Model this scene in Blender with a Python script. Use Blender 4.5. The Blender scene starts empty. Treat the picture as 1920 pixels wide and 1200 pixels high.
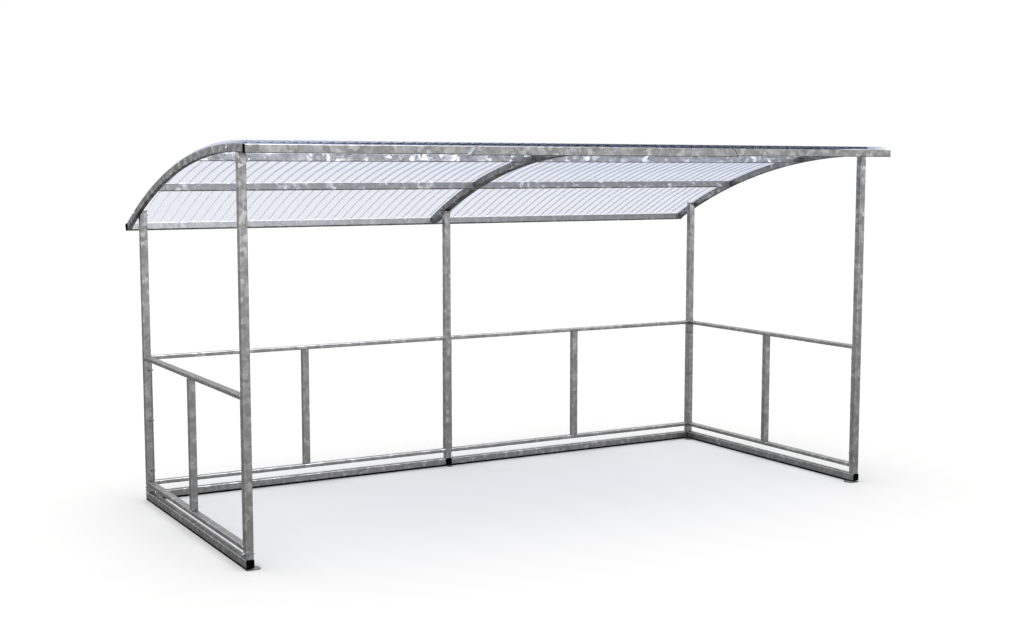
import bpy, bmesh, math, random
from mathutils import Vector, Matrix
random.seed(7)
scene = bpy.context.scene
COL = scene.collection

# ------------------------------------------------------------------ measures (metres)
L, XM = 4.868, 2.4355            # left faces of the right and of the middle posts
W = 0.050                        # square tube
YB = 2.107                       # front face of the back posts
Z0 = 0.004                       # underside of the base tubes (the floor is 12 mm lower, plates between)
FLOOR = -0.008
ZT = Z0 + W                      # top of base tubes
ZR, ZL, RH = 1.050, 0.134, 0.028 # upper and lower rail tops, rail height
CY, CZ, RO, RI = 0.0365, -2.744, 5.280, 5.232   # circle the roof ribs follow
TH0, TH1 = -0.0375, 0.4553       # rib angles, front and back end


# ------------------------------------------------------------------ materials
def new_mat(name):
    m = bpy.data.materials.new(name)
    m.use_nodes = True
    nt = m.node_tree
    for n in list(nt.nodes):
        nt.nodes.remove(n)
    out = nt.nodes.new('ShaderNodeOutputMaterial')
    return m, nt, out


def node(nt, kind, **kw):
    n = nt.nodes.new(kind)
    for k, v in kw.items():
        if k in n.inputs:
            n.inputs[k].default_value = v
        else:
            setattr(n, k, v)
    return n


def ramp(nt, stops):
    r = nt.nodes.new('ShaderNodeValToRGB')
    el = r.color_ramp.elements
    while len(el) < len(stops):
        el.new(0.5)
    for e, (p, v) in zip(el, stops):
        e.position = p
        e.color = (v, v, v, 1) if not isinstance(v, tuple) else (*v, 1)
    return r


def galvanised(name, lo, mid, hi, rough=(0.44, 0.30), stretch=(1, 1, 1)):
    m, nt, out = new_mat(name)
    lk = nt.links.new
    tc = node(nt, 'ShaderNodeTexCoord')
    oi = node(nt, 'ShaderNodeObjectInfo')
    sc_ = node(nt, 'ShaderNodeVectorMath', operation='SCALE')
    comb = node(nt, 'ShaderNodeCombineXYZ')
    lk(oi.outputs['Random'], comb.inputs[0]); lk(oi.outputs['Random'], comb.inputs[1]); lk(oi.outputs['Random'], comb.inputs[2])
    lk(comb.outputs[0], sc_.inputs[0]); sc_.inputs['Scale'].default_value = 17.3
    add = node(nt, 'ShaderNodeVectorMath', operation='ADD')
    mp = node(nt, 'ShaderNodeMapping')
    mp.inputs['Scale'].default_value = stretch
    lk(tc.outputs['Object'], mp.inputs[0])
    lk(mp.outputs[0], add.inputs[0]); lk(sc_.outputs[0], add.inputs[1])
    # warped position, so that the crystals have ragged outlines
    wn = node(nt, 'ShaderNodeTexNoise', Scale=38.0, Detail=4.0, Roughness=0.6)
    lk(add.outputs[0], wn.inputs['Vector'])
    ws = node(nt, 'ShaderNodeVectorMath', operation='SCALE'); ws.inputs['Scale'].default_value = 0.030
    lk(wn.outputs['Color'], ws.inputs[0])
    wv = node(nt, 'ShaderNodeVectorMath', operation='ADD')
    lk(add.outputs[0], wv.inputs[0]); lk(ws.outputs[0], wv.inputs[1])
    # broad clouds, zinc crystals, fine grain
    cl = node(nt, 'ShaderNodeTexNoise', Scale=17.0, Detail=7.0, Roughness=0.62)
    lk(wv.outputs[0], cl.inputs['Vector'])
    vo = node(nt, 'ShaderNodeTexVoronoi', Scale=30.0)
    lk(wv.outputs[0], vo.inputs['Vector'])
    sep = node(nt, 'ShaderNodeSeparateColor'); lk(vo.outputs['Color'], sep.inputs[0])
    gr = node(nt, 'ShaderNodeTexNoise', Scale=120.0, Detail=3.0, Roughness=0.7)
    lk(add.outputs[0], gr.inputs['Vector'])
    m1 = node(nt, 'ShaderNodeMix', data_type='FLOAT'); m1.inputs[0].default_value = 0.40
    lk(cl.outputs[0], m1.inputs[2]); lk(sep.outputs[0], m1.inputs[3])
    m2 = node(nt, 'ShaderNodeMix', data_type='FLOAT'); m2.inputs[0].default_value = 0.30
    lk(m1.outputs[0], m2.inputs[2]); lk(gr.outputs[0], m2.inputs[3])
    rc = ramp(nt, [(0.34, lo), (0.50, mid), (0.59, mid * 1.24), (0.70, hi)])
    lk(m2.outputs[0], rc.inputs[0])
    rr = ramp(nt, [(0.35, rough[0]), (0.70, rough[1])])
    lk(m2.outputs[0], rr.inputs[0])
    bp = node(nt, 'ShaderNodeBump', Strength=0.25, Distance=0.002)
    lk(m2.outputs[0], bp.inputs['Height'])
    b = node(nt, 'ShaderNodeBsdfAnisotropic', distribution='GGX')
    lk(rc.outputs[0], b.inputs['Color']); lk(rr.outputs[0], b.inputs['Roughness'])
    lk(bp.outputs[0], b.inputs['Normal'])
    lk(b.outputs[0], out.inputs[0])
    return m


METAL = galvanised('galvanised_steel', 0.070, 0.096, 0.190)
SMOOTH = galvanised('galvanised_smooth', 0.064, 0.082, 0.135)
RIBSTEEL = galvanised('galvanised_streaked', 0.056, 0.084, 0.20)
SPANGLE = galvanised('galvanised_spangle', 0.094, 0.120, 0.42, rough=(0.44, 0.26))


def plain(name, col, rough, metallic=0.0, grain=60.0):
    m, nt, out = new_mat(name)
    tc = node(nt, 'ShaderNodeTexCoord')
    n = node(nt, 'ShaderNodeTexNoise', Scale=grain, Detail=3.0)
    nt.links.new(tc.outputs['Object'], n.inputs['Vector'])
    r = ramp(nt, [(0.3, tuple(c * 0.85 for c in col)), (0.7, tuple(c * 1.15 for c in col))])
    nt.links.new(n.outputs[0], r.inputs[0])
    b = node(nt, 'ShaderNodeBsdfPrincipled', Roughness=rough, Metallic=metallic)
    nt.links.new(r.outputs[0], b.inputs['Base Color'])
    nt.links.new(b.outputs[0], out.inputs[0])
    return m


BLACK = plain('contact_shade_black', (0.0006, 0.0006, 0.0006), 0.9)
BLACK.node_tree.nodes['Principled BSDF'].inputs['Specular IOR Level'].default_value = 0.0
ZINC = plain('bright_zinc_bolt', (0.10, 0.11, 0.14), 0.30, 1.0)
STEEL = plain('dark_steel_bolt', (0.035, 0.035, 0.037), 0.40, 1.0)
DARK = plain('drilled_hole', (0.01, 0.01, 0.01), 0.9)

FLOOR_ALBEDO = 0.06550
m, nt, out = new_mat('white_studio_floor')
tc = node(nt, 'ShaderNodeTexCoord')
n = node(nt, 'ShaderNodeTexNoise', Scale=3.0, Detail=8.0)
nt.links.new(tc.outputs['Object'], n.inputs['Vector'])
r = ramp(nt, [(0.3, tuple(FLOOR_ALBEDO * 0.997 * c for c in (1.0, 1.0, 1.0))), (0.7, tuple(FLOOR_ALBEDO * 1.003 * c for c in (1.0, 1.0, 1.0)))])
nt.links.new(n.outputs[0], r.inputs[0])
b = node(nt, 'ShaderNodeBsdfDiffuse')
nt.links.new(r.outputs[0], b.inputs[0]); nt.links.new(b.outputs[0], out.inputs[0])
FLOORMAT = m

# clear, faintly blue corrugated sheet: tint at each face plus a little gloss
m, nt, out = new_mat('clear_polycarbonate')
tr = node(nt, 'ShaderNodeBsdfTransparent')
tc = node(nt, 'ShaderNodeTexCoord')
n = node(nt, 'ShaderNodeTexNoise', Scale=2.0, Detail=2.0)
nt.links.new(tc.outputs['Object'], n.inputs['Vector'])
r = ramp(nt, [(0.2, (0.889, 0.901, 0.932)), (0.8, (0.892, 0.904, 0.935))])
nt.links.new(n.outputs[0], r.inputs[0]); nt.links.new(r.outputs[0], tr.inputs[0])
gl = node(nt, 'ShaderNodeBsdfGlossy', Roughness=0.08); gl.inputs[0].default_value = (0.8, 0.86, 1.0, 1)
mx = node(nt, 'ShaderNodeMixShader'); mx.inputs[0].default_value = 0.006
nt.links.new(tr.outputs[0], mx.inputs[1]); nt.links.new(gl.outputs[0], mx.inputs[2])
nt.links.new(mx.outputs[0], out.inputs[0])
CLEAR = m


# ------------------------------------------------------------------ helpers
def link(name, me, mat, parent=None, label=None):
    o = bpy.data.objects.new(name, me)
    COL.objects.link(o)
    if mat is not None and not me.materials:
        me.materials.append(mat)
    if parent is not None:
        o.parent = parent
    if label:
        o['label'] = label
    return o


def finish(bm, name):
    bmesh.ops.recalc_face_normals(bm, faces=bm.faces)
    me = bpy.data.meshes.new(name)
    bm.to_mesh(me); bm.free()
    return me


def add_box(bm, lo, hi, bev=0.0045, seg=3):
    t = bmesh.new()
    bmesh.ops.create_cube(t, size=1.0)
    for v in t.verts:
        v.co = Vector([lo[i] + (v.co[i] + 0.5) * (hi[i] - lo[i]) for i in range(3)])
    if bev:
        bmesh.ops.bevel(t, geom=list(t.edges), offset=bev, segments=seg, profile=0.5, affect='EDGES')
    me = bpy.data.meshes.new('tmp'); t.to_mesh(me); t.free()
    bm.from_mesh(me); bpy.data.meshes.remove(me)


def box(name, lo, hi, mat, parent, bev=0.0045, seg=3, label=None):
    bm = bmesh.new(); add_box(bm, lo, hi, bev, seg)
    return link(name, finish(bm, name), mat, parent, label)


def arc(th, r, x=0.0):
    return Vector((x, CY + r * math.sin(th), CZ + r * math.cos(th)))


def prism(bm, rings):
    """closed rings of equal length, skinned, with end faces"""
    vs = [[bm.verts.new(p) for p in ring] for ring in rings]
    k = len(vs[0])
    for a, b_ in zip(vs, vs[1:]):
        for i in range(k):
            bm.faces.new((a[i], a[(i + 1) % k], b_[(i + 1) % k], b_[i]))
    bm.faces.new(vs[0]); bm.faces.new(list(reversed(vs[-1])))


def rounded_rect(a0, a1, b0, b1, r=0.004, seg=3):
    pts = []
    for (ca, cb, s) in ((a1 - r, b1 - r, 0), (a0 + r, b1 - r, 1), (a0 + r, b0 + r, 2), (a1 - r, b0 + r, 3)):
        for j in range(seg + 1):
            t = (s + j / seg) * math.pi / 2
            pts.append((ca + r * math.cos(t), cb + r * math.sin(t)))
    return pts


def rib(name, x0, x1, parent):
    bm = bmesh.new()
    sec = rounded_rect(x0, x1, RI, RO, r=0.0025)
    n_ = 36
    prism(bm, [[arc(TH0 + (TH1 - TH0) * i / n_, rr, x) for x, rr in sec] for i in range(n_ + 1)])
    return link(name, finish(bm, name), RIBSTEEL, parent)


def purlin(name, x0, x1, th, wd, parent, ri=RI, ro=RO, mat=None):
    """tube along x whose front face stands square to the rib at angle th"""
    bm = bmesh.new()
    c = arc(th, RO)
    rad = Vector((0, math.sin(th), math.cos(th))); tan = Vector((0, math.cos(th), -math.sin(th)))
    sec = rounded_rect(0, wd, ri - RO, ro - RO, r=0.0012, seg=2)
    prism(bm, [[Vector((x, 0, 0)) + c + tan * a + rad * b_ for a, b_ in sec] for x in (x0, x1)])
    return link(name, finish(bm, name), mat or SPANGLE, parent)


def bolt_mesh(r=0.0065, h=0.007):
    """washer, hexagon head and dome, pointing along +z from the surface"""
    bm = bmesh.new()
    def disc(rad, z0, z1, n_, top=1.0):
        prism(bm, [[Vector((rad * s * math.cos(2 * math.pi * i / n_), rad * s * math.sin(2 * math.pi * i / n_), z)) for i in range(n_)] for z, s in ((z0, 1.0), (z1, top))])
    disc(r * 1.35, -0.001, 0.0015, 20)
    disc(r, 0.0012, h, 6)
    disc(r * 0.6, h - 0.0005, h + 0.004, 12, 0.7)
    return finish(bm, 'bolt')


def screw_mesh():
    bm = bmesh.new()
    n_ = 16
    prism(bm, [[Vector((0.0065 * s * math.cos(2 * math.pi * i / n_), 0.0065 * s * math.sin(2 * math.pi * i / n_), z)) for i in range(n_)] for z, s in ((-0.001, 1.25), (0.001, 1.25), (0.0012, 1.0), (0.004, 0.9), (0.006, 0.5))])
    return finish(bm, 'screw')


BOLT, SCREW = bolt_mesh(), screw_mesh()
BOLT.materials.append(ZINC)
FRAME_BOLT = bolt_mesh()
FRAME_BOLT.materials.append(STEEL); SCREW.materials.append(ZINC)
DIR = {'-y': (math.pi / 2, 0, 0), '+y': (-math.pi / 2, 0, 0), '+x': (0, math.pi / 2, 0), '-x': (0, -math.pi / 2, 0), '+z': (0, 0, 0), '-z': (math.pi, 0, 0)}


def put(name, me, parent, p, d, s=1.0):
    o = link(name, me, None, parent)
    o.location = p
    o.rotation_euler = DIR[d]
    o.scale = (s, s, s)
    return o


def bolt(parent, p, d, s=1.0):
    return put('bolt', BOLT, parent, p, d, s)


HOLE = None
def hole(parent, p, d):
    global HOLE
    if HOLE is None:
        bm = bmesh.new()
        prism(bm, [[Vector((0.0042 * math.cos(2 * math.pi * i / 14), 0.0042 * math.sin(2 * math.pi * i / 14), z)) for i in range(14)] for z in (-0.002, 0.0006)])
        HOLE = finish(bm, 'drilled_hole'); HOLE.materials.append(DARK)
    return put('drilled_hole', HOLE, parent, p, d)


def foot_plate(parent, x0, x1, y0, y1, cuts):
    """flat plate between floor and base tube; cuts = corners that are rounded"""
    bm = bmesh.new()
    pts = []
    for (cx, cy, key) in ((x1, y1, 'NE'), (x0, y1, 'NW'), (x0, y0, 'SW'), (x1, y0, 'SE')):
        r = 0.028 if key in cuts else 0.004
        q = {'NE': 0, 'NW': 1, 'SW': 2, 'SE': 3}[key]
        sx, sy = (-1 if 'E' in key else 1), (-1 if 'N' in key else 1)
        for j in range(6):
            t = (q + j / 5) * math.pi / 2
            pts.append((cx + sx * r + r * math.cos(t), cy + sy * r + r * math.sin(t)))
    prism(bm, [[Vector((x, y, z)) for x, y in pts] for z in (FLOOR + 0.0003, FLOOR + 0.006)])
    return link('foot_plate', finish(bm, 'foot_plate'), METAL, parent)


# ------------------------------------------------------------------ the shelter
root = bpy.data.objects.new('shelter', None)
root.empty_display_size = 0.3
root.location = (0, 0, 0)
COL.objects.link(root)
root['label'] = 'open galvanised steel shelter with curved clear corrugated roof, standing on white floor'
root['category'] = 'shelter'

# base tubes
def base(lo, hi):
    o = box('base_tube', lo, hi, METAL, root)
    i = 0.002
    box('contact_shade_strip', (lo[0] + i, lo[1] + (0.05 if lo[1] < 1 else i + 0.001), FLOOR + 0.0002), (hi[0] - i, hi[1] - i, Z0 + 0.0007), BLACK, o, bev=0)  # no real part: black strip added as the contact shade under the tube
    return o

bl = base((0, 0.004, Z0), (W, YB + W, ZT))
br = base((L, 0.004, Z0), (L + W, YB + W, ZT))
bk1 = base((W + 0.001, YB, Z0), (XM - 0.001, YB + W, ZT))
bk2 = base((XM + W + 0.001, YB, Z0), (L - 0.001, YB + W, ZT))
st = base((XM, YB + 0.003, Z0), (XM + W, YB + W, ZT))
for p, x, y in ((bl, 0, 0.0), (br, L, 0.0), (st, XM, YB - 0.002)):
    box('end_cap', (x + 0.0005, y - 0.001, Z0), (x + W + 0.0005, y + 0.006, ZT - 0.0005), BLACK, p, bev=0.0008, seg=2)
foot_plate(bl, 0.0, 0.094, -0.008, 0.072, ('NE', 'SE'))
foot_plate(bl, 0.004, 0.098, YB - 0.03, YB + W - 0.004, ('SE',))
foot_plate(br, L - 0.046, L + W - 0.004, -0.010, 0.074, ('NW', 'SW'))
foot_plate(br, L - 0.044, L + W - 0.004, YB - 0.090, YB + W - 0.01, ('SW',))
foot_plate(st, XM + 0.002, XM + W - 0.001, YB - 0.042, YB + W - 0.004, ('SE', 'SW'))
bolt(bk1, (2.396, YB, 0.031), '-y', 1.15); bolt(bk2, (2.511, YB, 0.031), '-y', 1.15)
bolt(bk2, (L - 0.034, YB, 0.031), '-y', 1.0)

# posts
def post(x, y, top):
    bm = bmesh.new()
    add_box(bm, (x, y, ZT - 0.0006), (x + W, y + W, top))
    return link('post', finish(bm, 'post'), METAL, root)

fl = post(0, 0.004, 2.505)
fr = post(L, 0.004, 2.505)
pbl = post(0, YB, 2.100)
pbr = post(L, YB, 2.100)
pbm = post(XM, YB, 2.046)
# saddle plate on which the middle rib sits
bm = bmesh.new()
prism(bm, [[Vector((x, y, z)) for y, z in ((YB - 0.007, 2.046), (YB + W, 2.0465), (YB + W, 2.0478), (YB - 0.007, 2.056))] for x in (XM - 0.004, XM + W + 0.006)])
link('saddle_plate', finish(bm, 'saddle_plate'), METAL, pbm)
bolt(fl, (0, 0.030, 0.088), '-x', 1.1); bolt(fl, (W, 0.030, 0.088), '+x', 1.2)
bolt(pbl, (0, YB + 0.025, 0.094), '-x', 1.1)
bolt(pbl, (W, YB + 0.025, 2.064), '+x', 1.25)
bolt(pbr, (L, YB + 0.022, 2.074), '-x', 1.25)
for z in (0.946, 0.579, 0.209):
    hole(fr, (L + 0.006, 0.004, z), '-y'); hole(fr, (L + 0.032, 0.004, z), '-y')
for z in (0.478, 0.39):
    hole(pbl, (0.034, YB, z), '-y')
for z in (0.46, 0.28):
    hole(pbm, (XM + 0.014, YB, z), '-y'); hole(pbm, (XM + 0.034, YB, z), '-y')

# low frames: upper and lower rails, an upright between, flat bars bolted to the posts
SB = 0.006
def frame_x(x0, x1, ux):
    """frame along the back between two posts"""
    a, b_ = x0 + SB, x1 - SB
    r1 = box('upper_rail', (x0, YB - 0.003, ZR - RH), (x1, YB + W - 0.003, ZR), METAL, root)
    r2 = box('lower_rail', (x0, YB - 0.003, ZL - RH), (x1, YB + W - 0.003, ZL), METAL, root)
    box('upright', (ux, YB - 0.001, ZL - 0.0005), (ux + W, YB + W - 0.005, ZR - RH + 0.0005), METAL, root)
    for xx, d, xf in ((x0, '+x', x0 + SB), (x1 - SB, '-x', x1 - SB)):
        s = box('flat_bar', (xx, YB + 0.001, ZL + 0.0005), (xx + SB, YB + W - 0.006, ZR - RH - 0.0005), METAL, root, bev=0.002, seg=2)
        for z in (0.945, 0.577, 0.211):
            put('bolt', FRAME_BOLT, s, (xf, YB + 0.014, z), d, 0.85)


def frame_y(x, inner):
    """frame at a gable end between front and back post"""
    y0, y1 = 0.004 + W, YB
    xx = x
    box('upper_rail', (xx, y0, ZR - RH), (xx + W, y1, ZR), METAL, root)
    box('lower_rail', (xx, y0, ZL - RH), (xx + W, y1, ZL), METAL, root)
    box('upright', (xx + 0.0025, 1.056, ZL - 0.0005), (xx + W - 0.0025, 1.106, ZR - RH + 0.0005), METAL, root)
    for yy, d, yf in ((y0, '+y', y0 + SB), (y1 - SB, '-y', y1 - SB)):
        s = box('flat_bar', (xx + 0.003, yy, ZL + 0.0005), (xx + W - 0.003, yy + SB, ZR - RH - 0.0005), METAL, root, bev=0.002, seg=2)
        for z in (0.945, 0.577, 0.211):
            put('bolt', FRAME_BOLT, s, (xx + (0.034 if inner > 0 else 0.010), yf, z), d, 0.85)


frame_x(W, XM, 1.2125)
frame_x(XM + W, L, 3.647)
frame_y(-0.0035, 1)
frame_y(L, -1)
bolt(pbm, (XM + W, YB + 0.012, 0.094), '+x', 0.7)

# roof: ribs, purlins, eave tube, front beam
rb1 = rib('roof_rib', -0.030, -0.0005, root)
rb2 = rib('roof_rib', XM - 0.005, XM + 0.055, root)
rb3 = rib('roof_rib', L + W + 0.0005, L + W + 0.030, root)
RM = (RO + RI) / 2
def rib_bolt(p, th, x, d, s=0.9):
    bolt(p, arc(th, RM, x), d, s)
for p, x, d in ((rb1, -0.030, '-x'), (rb2, XM - 0.005, '-x'), (rb3, L + W + 0.0005, '-x')):
    rib_bolt(p, 0.013 if p is rb1 else 0.19, x, d)
    rib_bolt(p, 0.411, x, d)
for x0, x1 in ((0.0, XM - 0.0055), (XM + 0.0555, L + W)):
    purlin('purlin', x0, x1, 0.1345, 0.030, root)
    purlin('purlin', x0, x1, 0.3058, 0.030, root)
ev = purlin('eave_tube', -0.030, L + W + 0.030, 0.4555, 0.029, root, mat=METAL)
th = 0.4555
# black cap on the eave tube's end
bm = bmesh.new()
rad = Vector((0, math.sin(th), math.cos(th))); tan = Vector((0, math.cos(th), -math.sin(th)))
for xa, xb in ((-0.036, -0.0305), (L + W + 0.0305, L + W + 0.036)):
    bm = bmesh.new()
    prism(bm, [[Vector((x, 0, 0)) + arc(th, RO) + tan * a + rad * b_ for a, b_ in rounded_rect(-0.0006, 0.0305, RI - RO - 0.001, 0.001, r=0.004)] for x in (xa, xb)])
    link('end_cap', finish(bm, 'end_cap'), BLACK, ev)

# front beam: two end lengths, and a splice length across the middle whose ends are cut on the slant
YF0, YF1 = -0.190, -0.1615
BZ0, BZ1 = 2.4780, 2.5285
def slant_beam(x0, x1, k0, k1, z0, z1, parent=None):
    """beam length whose ends lean: at the top they are k0, k1 further right"""
    bm = bmesh.new()
    sec = rounded_rect(YF0, YF1, z0, z1, r=0.004)
    prism(bm, [[Vector((x + k * (z - z0) / (z1 - z0), y, z)) for y, z in sec] for x, k in ((x0, k0), (x1, k1))])
    return link('front_beam', finish(bm, 'front_beam'), SMOOTH, root)
ZS = 2.4730
fb = slant_beam(-0.0255, 1.409, 0, 0.046, BZ0, BZ1)
sp = slant_beam(1.4415, 3.540, 0.048, -0.048, ZS, BZ1 - 0.0004)
slant_beam(3.543, 4.974, -0.046, 0, BZ0, BZ1)
box('end_cap', (-0.0315, YF0 - 0.0008, BZ0 - 0.0005), (-0.0258, YF1 - 0.0005, BZ1 + 0.0005), BLACK, fb, bev=0.001, seg=1)
ys, z0 = YF0, ZS
XC = 2.466
for off in (0.041, 0.275, 0.505, 0.738, 0.970):
    for s in (-1, 1):
        put('screw', SCREW, sp, (XC + s * off, ys, 2.5005), '-y', 0.85)
        put('screw', SCREW, sp, (XC + s * off - 0.012, YF0 + 0.010, z0 + 0.0002), '-z', 0.7)

# corrugated sheets: trapezoid waves along x, swept over a nine-sided curve
KINK = [-0.0425, 0.0119, 0.0746, 0.1373, 0.2000, 0.2627, 0.3254, 0.3881, 0.4600]
def sheet(x0, x1, phase):
    P, H, T, RUN = 0.076, 0.018, 0.0011, 0.009
    crest = 0.024
    prof = []                         # (x, height) of the underside
    k = math.floor((x0 - phase) / P) - 1
    knots = []
    while phase + k * P < x1 + P:
        a = phase + k * P
        knots += [(a, 0), (a + RUN, H), (a + RUN + crest, H), (a + 2 * RUN + crest, 0)]
        k += 1
    def h_at(x):
        for (xa, ha), (xb, hb) in zip(knots, knots[1:]):
            if xa <= x <= xb:
                return ha + (hb - ha) * (x - xa) / max(xb - xa, 1e-9)
        return 0
    prof = [(x0, h_at(x0))] + [q for q in knots if x0 + 1e-4 < q[0] < x1 - 1e-4] + [(x1, h_at(x1))]
    n_ = len(prof)
    up = []
    for i, (x, h) in enumerate(prof):  # offset by the wall thickness
        xa, ha = prof[max(i - 1, 0)]; xb, hb = prof[min(i + 1, n_ - 1)]
        d1 = Vector((x - xa, h - ha)); d2 = Vector((xb - x, hb - h))
        d1 = d1.normalized() if d1.length > 1e-7 else d2.normalized()
        d2 = d2.normalized() if d2.length > 1e-7 else d1
        n1, n2 = Vector((-d1.y, d1.x)), Vector((-d2.y, d2.x))
        nn = (n1 + n2).normalized()
        q = Vector((x, h)) + nn * (T / max(nn.dot(n1), 0.3))
        up.append((q.x, q.y))
    base_r = RO + 0.0032
    bm = bmesh.new()
    ring = prof + list(reversed(up))
    vs = [[bm.verts.new(arc(t_, base_r + h, x)) for x, h in ring] for t_ in KINK]
    k = len(ring)
    for a, b_ in zip(vs, vs[1:]):
        for i in range(k):
            bm.faces.new((a[i], a[(i + 1) % k], b_[(i + 1) % k], b_[i]))
    for v, rev in ((vs[0], False), (vs[-1], True)):
        for i in range(n_ - 1):
            q = (v[i], v[i + 1], v[k - 2 - i], v[k - 1 - i])
            bm.faces.new(q if not rev else tuple(reversed(q)))
    return link('roof_sheet', finish(bm, 'roof_sheet'), CLEAR, root)

sheet(-0.030, 2.4595, -0.0125)
sheet(2.4605, 4.956, -0.010)

# ------------------------------------------------------------------ floor
bm = bmesh.new()
S = 400
vs = [bm.verts.new((x, y, FLOOR)) for x, y in ((-S, -S), (S, -S), (S, S), (-S, S))]
bm.faces.new(vs)
fl_o = link('floor', finish(bm, 'floor'), FLOORMAT)
fl_o['kind'] = 'structure'
fl_o['label'] = 'plain seamless white studio floor under the shelter'

# ------------------------------------------------------------------ studio surround: white, brighter overhead and in front
world = bpy.data.worlds.new('World')
scene.world = world
world.use_nodes = True
nt = world.node_tree
for n in list(nt.nodes):
    nt.nodes.remove(n)
wo = node(nt, 'ShaderNodeOutputWorld')
bg = node(nt, 'ShaderNodeBackground')
tc = node(nt, 'ShaderNodeTexCoord')
sx = node(nt, 'ShaderNodeSeparateXYZ')
nt.links.new(tc.outputs['Generated'], sx.inputs[0])
def smooth(src, a, b_, amount):
    mr = node(nt, 'ShaderNodeMapRange', interpolation_type='SMOOTHSTEP')
    mr.inputs['From Min'].default_value = a; mr.inputs['From Max'].default_value = b_
    mr.inputs['To Min'].default_value = 0; mr.inputs['To Max'].default_value = amount
    nt.links.new(src, mr.inputs['Value'])
    return mr.outputs[0]
def lobe(d, a, b_, amount):
    d = Vector(d).normalized()
    dp = node(nt, 'ShaderNodeVectorMath', operation='DOT_PRODUCT')
    nt.links.new(tc.outputs['Generated'], dp.inputs[0]); dp.inputs[1].default_value = d
    return smooth(dp.outputs['Value'], a, b_, amount)
def addn(a, b_):
    m_ = node(nt, 'ShaderNodeMath', operation='ADD')
    nt.links.new(a, m_.inputs[0])
    if isinstance(b_, float):
        m_.inputs[1].default_value = b_
    else:
        nt.links.new(b_, m_.inputs[1])
    return m_.outputs[0]
def muln(a, b_):
    m_ = node(nt, 'ShaderNodeMath', operation='MULTIPLY')
    nt.links.new(a, m_.inputs[0]); nt.links.new(b_, m_.inputs[1])
    return m_.outputs[0]
ZEN, FRONT, SIDE, BACK = 62.0, 7.0, 4.2, 1.1
v = addn(addn(muln(lobe((0, -1, 0), 0.1, 0.9, FRONT), lobe((0, 0, -1), -0.60, -0.15, 1.0)), addn(lobe((-1, 0, 0), 0.0, 0.5, SIDE), muln(smooth(sx.outputs['Z'], 0.14, 0.32, BACK), lobe((0, 1, 0), 0.0, 0.6, 1.0)))), 1.03)
overhead = node(nt, 'ShaderNodeBackground')
overhead.inputs[0].default_value = (1.0, 0.994, 0.984, 1)
nt.links.new(smooth(sx.outputs['Z'], 0.78, 1.0, ZEN), overhead.inputs['Strength'])
both = node(nt, 'ShaderNodeAddShader')
nt.links.new(v, bg.inputs['Strength'])
bg.inputs[0].default_value = (1, 1, 1, 1)
nt.links.new(bg.outputs[0], both.inputs[0]); nt.links.new(overhead.outputs[0], both.inputs[1])
nt.links.new(both.outputs[0], wo.inputs[0])

# ------------------------------------------------------------------ camera
cam = bpy.data.cameras.new('camera')
cam.lens = 50; cam.sensor_width = 36; cam.sensor_fit = 'HORIZONTAL'
cam.clip_start = 0.1; cam.clip_end = 2000
co = bpy.data.objects.new('camera', cam)
COL.objects.link(co)
co.location = (-2.7813, -7.9931, 2.379)
co.rotation_euler = (math.pi / 2 - 0.1048, 0, -0.5238)
scene.camera = co

# ------------------------------------------------------------------ render settings
scene.render.engine = 'CYCLES'
scene.cycles.max_bounces = 8
scene.cycles.transparent_max_bounces = 9
scene.cycles.use_denoising = True
scene.view_settings.view_transform = 'Standard'
scene.view_settings.look = 'None'
scene.view_settings.exposure = 0
scene.view_settings.gamma = 1
scene.view_settings.use_curve_mapping = False
